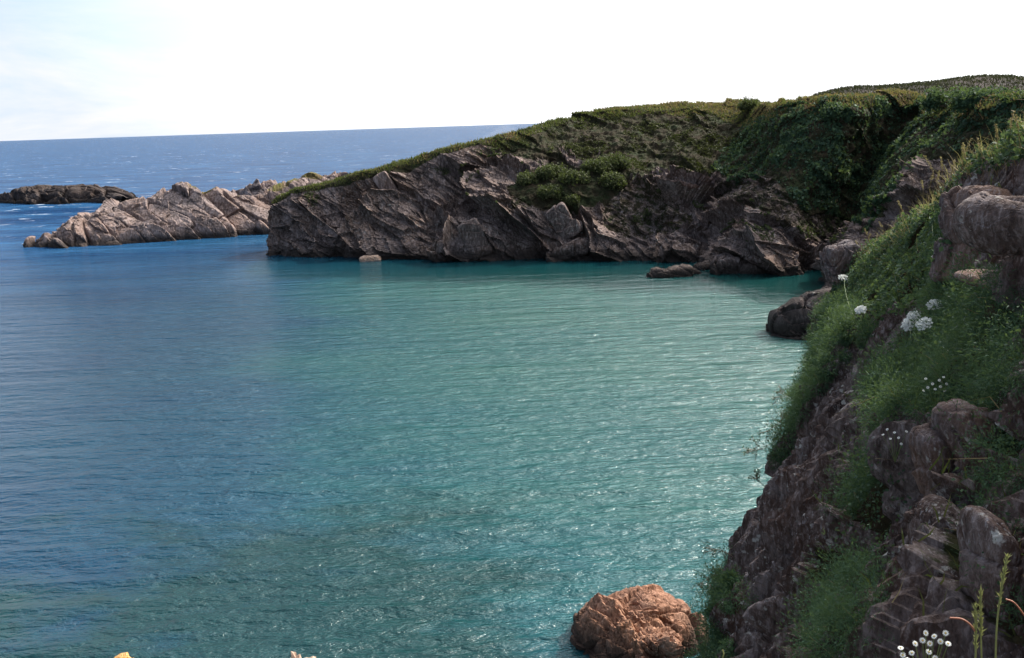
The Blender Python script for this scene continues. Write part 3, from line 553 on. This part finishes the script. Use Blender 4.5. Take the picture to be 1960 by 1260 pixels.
# distant hill behind the plateau
hy = [(1560, 186, 178), (1620, 171, 180), (1700, 166, 182), (1780, 160, 184), (1850, 150, 186), (1920, 147, 186), (1990, 152, 186), (2100, 150, 188), (2300, 150, 188)]
HC = []
for px, py, y in hy:
    T = un(px, py, y); b = un(px-10, 196, y-28); b[2] = min(b[2], T[2]-.5)
    HC.append([b+[0, -4, -3], b, b*.5+T*.5+[0, 0, .2*(T[2]-b[2])], T, T+[4, 20, -.5], T+[8, 60, -6]])
Gh = loft(HC, 420, 110); nh = norms(Gh).reshape(-1, 3); Ph = Gh.reshape(-1, 3); nh = nh*np.sign(nh[:, 2:3]+1e-9)
Ph = Ph+nh*(.5*fbm(Ph*.12, 71, 4)+.25*fbm(Ph*.6, 72, 3))[:, None]
mk('hill', Ph, gridF(420, 110), M_hillg, kind='structure')
i = rng.choice(len(Ph), 30000); V, F = blades(Ph[i], nh[i]*.3+[0, 0, 1]+rng.normal(size=(len(i), 3))*.5, .5, .07)
stuff_leaves('hill_scrub', 'dark scrub covering the hill on the skyline', 'scrub', M_hill, V, F, np.repeat(rng.random(len(i))*.8, 5))

hpx, hpy = proj(HG)
def hhit(px, py):
    d = np.hypot(hpx-px, hpy-py)+HG[:, 1]*.05; d = np.where(Hrel < 30, d, 1e9); k = np.argmin(d); return HG[k].copy(), Hn[k].copy()
def bush(px, py, size, nl, label, mat=M_gorse, group=None, seed=0, ls=.26):
    p, n = hhit(px, py); o = bpy.data.objects.new('gorse_bush', None); COL.objects.link(o); o.location = p; o['label'] = label; o['category'] = 'bush'
    if group: o['group'] = group
    nb = 16; cc = rng.normal(size=(nb, 3)); cc /= np.linalg.norm(cc, axis=1, keepdims=True); cc[:, 2] = np.abs(cc[:, 2])*.6; cc = cc*np.array(size)*.62
    r = .5*min(size)*(.45+.9*rng.random(nb)); b = rng.integers(0, nb, nl); u = rng.normal(size=(nl, 3)); u /= np.linalg.norm(u, axis=1, keepdims=True)
    Q = cc[b]+u*(r[b]*(.45+.75*rng.random(nl)**1.6))[:, None]
    V, F = leaves(Q, u, ls, .6, .6); 
    mk('foliage', V, F, mat, parent=o, smooth=False, attr=dict(tint=np.repeat(np.clip(rng.random(nl)*.7+.3*rng.random(nb)[b], 0, 1), 4)))
    a = np.repeat(np.array([[0, 0, -.4]]), nb, 0); tubes(a, cc, .09, .03, 'branches', M_wood, o)
    return o
def tubes(A, B, r0, r1, name, mat, parent, sides=5, **kw):
    Vs, Fs = [], []; k = 0
    for a, b in zip(A, B):
        d = b-a; d = d/max(np.linalg.norm(d), 1e-6); s = np.cross(d, [.3, .9, .2]); s /= np.linalg.norm(s); t = np.cross(d, s)
        for q in range(sides):
            an = 2*math.pi*q/sides; e = s*math.cos(an)+t*math.sin(an); Vs += [a+e*r0, b+e*r1]
        for q in range(sides): q2 = (q+1) % sides; Fs.append([k+2*q, k+2*q2, k+2*q2+1, k+2*q+1])
        k += 2*sides
    return mk(name, np.array(Vs), np.array(Fs), mat, parent=parent, **kw)
for px, py, sz, lb in [(1010, 350, (1.6, 1.3, 1.5), 'leftmost gorse bush beside the top of the diagonal rib'), (1050, 335, (2.2, 1.6, 1.7), 'broad gorse bush second from the left on the ledge'),
    (1050, 370, (1.7, 1.3, 1.3), 'gorse bush hanging lowest on the left of the ledge'), (1095, 345, (2.2, 1.6, 1.6), 'bushy gorse in the middle of the ledge'), (1095, 384, (1.2, 1., 1.0), 'small gorse tuft drooping over the grey angular block'),
    (1140, 325, (2.2, 1.5, 1.6), 'gorse bush right of the ledge middle'), (1175, 318, (2.3, 1.6, 1.7), 'rounded gorse bush near the right end of the ledge'), (1170, 352, (1.8, 1.4, 1.5), 'shaded gorse bush below the rounded one')]:
    bush(px, py, sz, 3800, lb, group='gorse bushes on the headland ledge')
bush(1440, 198, (1.7, 1.5, 1.6), 2500, 'dark round bush alone on the skyline of the headland')
bush(1815, 190, (3.2, 2.0, 1.7), 4500, 'pale green bush on top of the cliff right of the ivy', M_ivy, ls=.3)
bush(1890, 196, (4.0, 2.2, 1.5), 5500, 'bright green rounded bush at the upper right corner', M_ivy, ls=.3)
bush(1600, 225, (2.2, 1.2, 2.4), 4500, 'sunlit pale ivy clump on the middle spur', M_ivy, ls=.3)

# ------------------------------------------------------------------ near plants
cvis = (CG[:, 1] > 2.2) & (CG[:, 1] < 18.5)
# ivy-like leaves on the upper slope
m_u = soft(CG, [VEGP[0], VEGP[8]], 18, 22, 1.5) & cvis
i = pickw(m_u, 42000, Caw); lift = (rng.random(len(i))**.7*.16*(.6+fbm(CG[i]*2, 81, 2)))[:, None]
V, F = leaves(CG[i]+Cn[i]*lift, Cn[i]+[0, 0, .3], .045, .7, .75)
stuff_leaves('creeper', 'small leaved green creeper covering the top of the near cliff', 'creeper', M_ivy, V, F, np.repeat(rng.random(len(i)), 4))
# samphire
i = pickw(soft(CG, [VEGO[2], VEGO[6], VEGO[3]], 21, 30, 1.4) & cvis, 7000, Caw); lift = (rng.random(len(i))*.22)[:, None]
V, F = leaves(CG[i]+Cn[i]*lift, Cn[i]+[0, 0, .3], .004*CG[i][:, 1], .7, .75)
stuff_leaves('creeper', 'scattered small green leaves low on the shaded near cliff', 'creeper', M_ivy, V, F, np.repeat(rng.random(len(i)), 4))
dense = soft(CG, [VEGP[2], VEGP[6]], 20, 20, 1.4); m_s = soft(CG, VEGP[1:8], 19, 25, 1.4) & cvis
nt = 2000; i = pickw(m_s & (dense | (fbm(CG*1.1, 83, 3) > -.2)), nt, Caw); Vs, Fq, Ft, ti = [], [], [], []; off = 0
tb = 270; c = np.repeat(i, tb); u = rng.normal(size=(len(c), 3)); u /= np.linalg.norm(u, axis=1, keepdims=True); u = u+Cn[c]*.5+[0, 0, .25]
rad = np.repeat(.07+.19*rng.random(nt)**2, tb)*rng.random(len(c))**.4
base = CG[c]+u*rad[:, None]*[1, 1, .9]; D = u+rng.normal(size=(len(c), 3))*.9; dk = np.clip(np.linalg.norm(base-[0, 0, CAMH], axis=1)/9, .5, 1.2); V, F = blades(base, D, .040*dk, .0031*dk[:, None], .5)
tt = np.repeat(np.clip(np.repeat(rng.random(nt), tb)*.6+.4*rng.random(len(c)), 0, 1), 5)
stuff_leaves('samphire', 'feathery dark green samphire growing over the shaded near cliff', 'samphire', M_samph, V, F, tt)
# dry grass
crest = cvis & (bel2 < .35) & (CG[:, 1] > 5) & (CG[:, 0] < Xp(CG[:, 1], CG[:, 2])+2.2)
i = pickw(crest, 6000, Caw); V, F = blades(CG[i], Cn[i]*.2+[-.15, 0, 1]+rng.normal(size=(len(i), 3))*.35, .22, .003, .4)
stuff_leaves('dry_grass', 'bleached dry grass along the edge of the near cliff', 'grass', M_dry, V, F, np.repeat(rng.random(len(i)), 5))
i = pickw((Cn[:, 2] > .8) & (CG[:, 1] > 2.5) & (CG[:, 1] < 18) & (CG[:, 2] > 12), 30000, Caw); V, F = blades(CG[i], Cn[i]*.2+[0, 0, 1]+rng.normal(size=(len(i), 3))*.5, .12, .004, .4)
stuff_leaves('turf', 'short turf on top of the near cliff behind its grassy edge', 'grass', M_turf, V, F, np.repeat(rng.random(len(i))*.8, 5))
i = pickw(m_u | m_s, 1100, Caw); V, F = blades(CG[i], Cn[i]*.8+[0, 0, .5]+rng.normal(size=(len(i), 3))*.6, .2, .0022, .7)
stuff_leaves('dead_stems', 'thin dead stems tangled among the near cliff plants', 'dead stems', M_dry, V, F, np.repeat(rng.random(len(i))*.6, 5))

def emp(name, p, label, cat, group=None):
    o = bpy.data.objects.new(name, None); COL.objects.link(o); o.location = p; o['label'] = label; o['category'] = cat
    if group: o['group'] = group
    return o
def stalk(px, py, hpx_, lean, label, group, mat=M_dry, head=1):
    p, n = hit(px, py); s = p[1]/FPX; h = hpx_*s; o = emp('grass_stalk', p-np.array([0, 0, .05]), label, 'grass stalk', group)
    ts = np.linspace(0, 1, 7); L_ = np.array([[lean*h*t*t, 0, h*t+.05] for t in ts]); tubes(L_[:-1], L_[1:], .0022, .0018, 'stem', mat, o, 4, attr=None)
    k = 60; t = .72+.28*rng.random(k); q = np.stack([lean*h*t*t, 0*t, h*t+.05], 1)
    V, F = leaves(q+rng.normal(size=(k, 3))*.006, np.tile([0., 0, 1], (k, 1)), .02*head, .9, .5)
    mk('seed_head', V, F, mat, parent=o, smooth=False, attr=dict(tint=np.repeat(rng.random(k), 4)))
g1 = 'dry grass stalks standing on the cliff edge'
for px, py, h, ln in [(1905, 330, 95, -.1), (1922, 325, 110, .05), (1935, 320, 70, .15), (1948, 318, 95, -.15), (1880, 345, 80, -.2), (1958, 300, 60, .1), (1765, 400, 60, -.1), (1772, 398, 75, .1), (1786, 388, 70, .05), (1800, 378, 78, -.1), (1812, 372, 66, .1),
    (1838, 352, 70, 0), (1848, 345, 60, -.2), (1728, 425, 50, -.3), (1715, 432, 40, .1), (1690, 448, 35, -.4), (1665, 470, 40, -.3), (1655, 478, 36, .2), (1640, 490, 34, -.2), (1830, 358, 90, .2), (1790, 385, 90, -.35)]:
    stalk(px, py, h, ln, 'thin bleached grass stalk rising from the near cliff edge', g1)
def umbel(px, py, wpx, tilt, label, Y=None):
    if Y is None: p, n = hit(px, py); c = un(px, py, p[1]-.5)
    else: c = un(px, py, Y)
    b, n = hit(px+12, py+70); s = c[1]/FPX; r = wpx*s*.6; o = emp('wild_carrot', b, label, 'flower', 'white wild carrot flowers on the near cliff')
    A = b-b; B = c-b; md = (A+B)/2+np.array([-.06, -.04, -.03]); ts = np.linspace(0, 1, 9)[:, None]; C_ = (1-ts)**2*A+2*ts*(1-ts)*md+ts*ts*B
    tubes(C_[:-1], C_[1:], .0035, .003, 'stem', M_stem, o, 5)
    e = Matrix.Rotation(R_(tilt), 3, 'Y')@Matrix.Rotation(R_(25), 3, 'X'); E_ = np.array(e)
    k = 26; a = np.arange(k)*2.4; rr = np.sqrt((np.arange(k)+.5)/k)*r
    heads = np.stack([rr*np.cos(a), rr*np.sin(a), .18*r-.35*rr*rr/r+.25*r], 1)@E_.T
    tubes(np.repeat([B-np.array([0, 0, .25*r])], k, 0), B+heads, .0012, .001, 'rays', M_stem, o, 3)
    kk = k*26; hb = np.repeat(B+heads, 26, 0); u = rng.normal(size=(kk, 3))*[1, 1, .35]; u /= np.linalg.norm(u, axis=1, keepdims=True)
    V, F = leaves(hb+(u*r*.17*rng.random(kk)[:, None])@E_.T, np.tile(E_[:, 2], (kk, 1)), .20*r+.004, .4, .9)
    mk('umbel', V, F, M_white, parent=o, smooth=False)
for a in [(1616, 534, 19, 10, 'white umbel flower by the pinkish rock knob'), (1648, 594, 18, -25, 'white umbel flower alone above the left edge of the cliff'), (1742, 620, 26, -50, 'leaning white umbel, lower left of the pair above the rock face'),
          (1750, 606, 22, -20, 'white umbel at the top of the pair above the rock face'), (1770, 621, 26, -30, 'ragged white umbel just right of the pair'), (1789, 585, 24, -20, 'flat greenish white umbel seen edge on near the dark hollow'),
          (1789, 493, 9, 0, 'tiny white umbel among the creeper'), (1784, 418, 8, 0, 'small white flower head on the skyline of the cliff edge')]: umbel(*a)
def daisies(pts, Y, rad, label, name='daisy_clump', spread=None, yellow=True):
    b, _ = hit(pts[0][0], pts[0][1]+60); cc = [un(x, y, Y) for x, y in pts]; bb = np.mean(cc, 0)+np.array([.02, .02, -.18]); o = emp(name, bb, label, 'flowers')
    tubes(np.zeros((len(cc), 3)), np.array(cc)-bb, .0016, .0012, 'stems', M_stem, o, 4)
    for c in cc:
        c = c-bb; nz = np.array([-.25, -.6, .75])+rng.normal(size=3)*.3; nz /= np.linalg.norm(nz); s = np.cross(nz, [1, 0, 0]); s /= np.linalg.norm(s); t = np.cross(nz, s); Vs, Fs = [], []
        for q in range(11):
            an = q*2*math.pi/11; e = s*math.cos(an)+t*math.sin(an); f = np.cross(nz, e); j = len(Vs)
            Vs += [c+e*rad*.2, c+e*rad*.65+f*rad*.2, c+e*rad*1.05-nz*rad*.1, c+e*rad*.65-f*rad*.2]; Fs.append([j, j+1, j+2, j+3])
        fl_ = mk('flower', np.array(Vs), np.array(Fs), M_white, parent=o, smooth=False)
        if yellow:
            bm = bmesh.new(); bmesh.ops.create_icosphere(bm, subdivisions=1, radius=rad*.3); V = np.array([v.co[:] for v in bm.verts])*[1, 1, .6]+c+nz*rad*.05; F = np.array([[v.index for v in f.verts] for f in bm.faces]); bm.free()
            mk('disc', V, F, M_yel, parent=fl_)
pts = [(1772, 1212), (1766, 1226), (1788, 1218), (1810, 1212), (1815, 1232), (1752, 1232), (1780, 1232), (1724, 1240), (1728, 1254), (1745, 1250), (1778, 1248), (1800, 1228), (1736, 1262), (1790, 1260)]
daisies(pts, 2.45, .0085, 'cluster of small white daisies at the bottom edge near the grass stalks')
daisies([(1806, 664), (1814, 672), (1803, 676), (1820, 682), (1809, 690), (1812, 700)], hit(1810, 680)[0][1]-.45, .011, 'pale yellow white flowers on a stem in the middle of the cliff', 'flowering_stem')
daisies([(1798, 728), (1806, 722), (1812, 735), (1785, 735), (1776, 742), (1790, 745), (1772, 725), (1800, 740), (1808, 748), (1768, 748)], hit(1790, 738)[0][1]-.45, .010, 'loose spray of cream flowers below the pale stem of flowers', 'flowering_stem')
daisies([(1690, 832), (1704, 840), (1720, 838), (1712, 828), (1725, 850), (1698, 822), (1735, 826)], hit(1710, 835)[0][1]-.4, .009, 'dry cream flower heads above the green clump', 'flowering_stem', yellow=False)
# foreground grasses
def tall(pts, Y, r, mat, label, head, name='foreground_grass'):
    C_ = np.array([un(x, y, Y) for x, y in pts]); C_ = cr(C_[:, None, :], 8)[:, 0]; b = C_[0]; o = emp(name, b, label, 'grass stalk')
    tubes(C_[:-1]-b, C_[1:]-b, r, r*.85, 'stem', M_seed if mat is None else mat, o, 5)
    if head:
        a = C_[int(len(C_)*(1-head)):]-b; k = 160; j = rng.integers(0, len(a)-1, k); t = rng.random(k)[:, None]; q = a[j]*(1-t)+a[j+1]*t; dr = a[-1]-a[0]; dr /= np.linalg.norm(dr)
        V, F = blades(q, dr+rng.normal(size=(k, 3))*.28, .014, .0011, .1); mk('seed_head', V, F, M_seed if mat is None else mat, parent=o, smooth=False)
tall([(1866, 1300), (1868, 1230), (1867, 1164)], 1.9, .0024, None, 'leftmost upright green seed stalk in the bottom right corner', .6)
tall([(1880, 1300), (1878, 1220), (1877, 1130)], 1.9, .0020, None, 'thinner green seed stalk just right of the leftmost one', .5)
tall([(1905, 1300), (1908, 1200), (1918, 1120), (1928, 1066)], 1.9, .0022, None, 'tallest green seed stalk leaning right at the right edge', .55)
tall([(1866, 1208), (1856, 1195), (1840, 1185), (1818, 1183)], 1.9, .0022, M_red, 'red brown blade curling left off the seed stalk', 0, 'bent_blade')
tall([(1975, 1200), (1955, 1170), (1940, 1153), (1925, 1147)], 1.9, .0018, M_red, 'orange brown blade arching in from the right edge', 0, 'bent_blade')
tall([(1383, 1262), (1385, 1252), (1383, 1244)], 2.2, .0018, None, 'yellow green blade tip at the bottom edge', 0, 'blade_tip')
# twigs on the skyline at the left edge of the near cliff
def twig(px, py, seed, label, sc=1.0):
    p, n = hit(px, py); r2 = np.random.default_rng(seed); o = emp('dry_twig', p, label, 'twig'); A, B = [], []
    def grow(a, d, l, k):
        b = a+d*l; A.append(a); B.append(b)
        if k:
            for _ in range(3): grow(b if r2.random() < .6 else (a+b)/2, (lambda v: v/np.linalg.norm(v))(d+r2.normal(size=3)*.5), l*.75, k-1)
    d = n*.7+np.array([-.5, 0, .6]); grow(np.zeros(3), d/np.linalg.norm(d), .16*sc, 3); tubes(A, B, .003, .002, 'twigs', M_twig, o, 3)
    BB = np.array(B); j = r2.integers(0, len(BB), 140); V, F = leaves(BB[j]+r2.normal(size=(140, 3))*.012, r2.normal(size=(140, 3)), .022, .9, .6); mk('leaf_sprays', V, F, M_samph, parent=o, smooth=False, attr=dict(tint=np.repeat(r2.random(140)*.5, 4)))
for q in [(1515, 765, 1, 'topmost wiry twig sticking out over the water'), (1495, 820, 2, 'second wiry twig down the left cliff edge'), (1478, 870, 3, 'third wiry twig down the left cliff edge'), (1455, 925, 4, 'reddish dry twig at the top of the lower buttress', .7), (1400, 1070, 5, 'wiry twig on the low green bulge of the cliff edge'), (1370, 1120, 6, 'lowest wiry twig above the brown boulder', .8)]: twig(*q)

# ------------------------------------------------------------------ gull
def gull(px, py, label):
    p, n = hhit(px, py); p = p+n*.25; o = emp('gull', p, label, 'gull')
    def blob(name, c, s, rot, mat):
        bm = bmesh.new(); bmesh.ops.create_icosphere(bm, subdivisions=3, radius=1); V = np.array([v.co[:] for v in bm.verts]); F = np.array([[v.index for v in f.verts] for f in bm.faces]); bm.free()
        V[:, 2] *= 1-.25*V[:, 0]; V = V*s; a = R_(rot); V = V@np.array([[math.cos(a), 0, math.sin(a)], [0, 1, 0], [-math.sin(a), 0, math.cos(a)]]).T+c; return V, F
    V1, F1 = blob('b', (0, 0, .22), (.26, .11, .12), -18, None); V2, F2 = blob('h', (.2, 0, .42), (.075, .065, .07), 0, None); V3, F3 = blob('n', (.17, 0, .32), (.07, .06, .12), 15, None)
    mk('body', np.concatenate([V1, V2, V3]), np.concatenate([F1, F2+len(V1), F3+len(V1)+len(V2)]), M_feather, parent=o)
    for s in (-1, 1):
        V, F = blob('w', (-.06, s*.09, .24), (.27, .03, .085), -18, None); mk('wing', V, F, M_greyf, parent=o)
        tubes(np.array([[0, s*.04, .14]]), np.array([[0, s*.04, 0.]]), .012, .012, 'leg', M_leg, o)
    tubes(np.array([[.26, 0, .42]]), np.array([[.34, 0, .40]]), .02, .004, 'beak', M_yel, o)
gull(1117, 447, 'white gull perched on the dark rocks below the gorse')
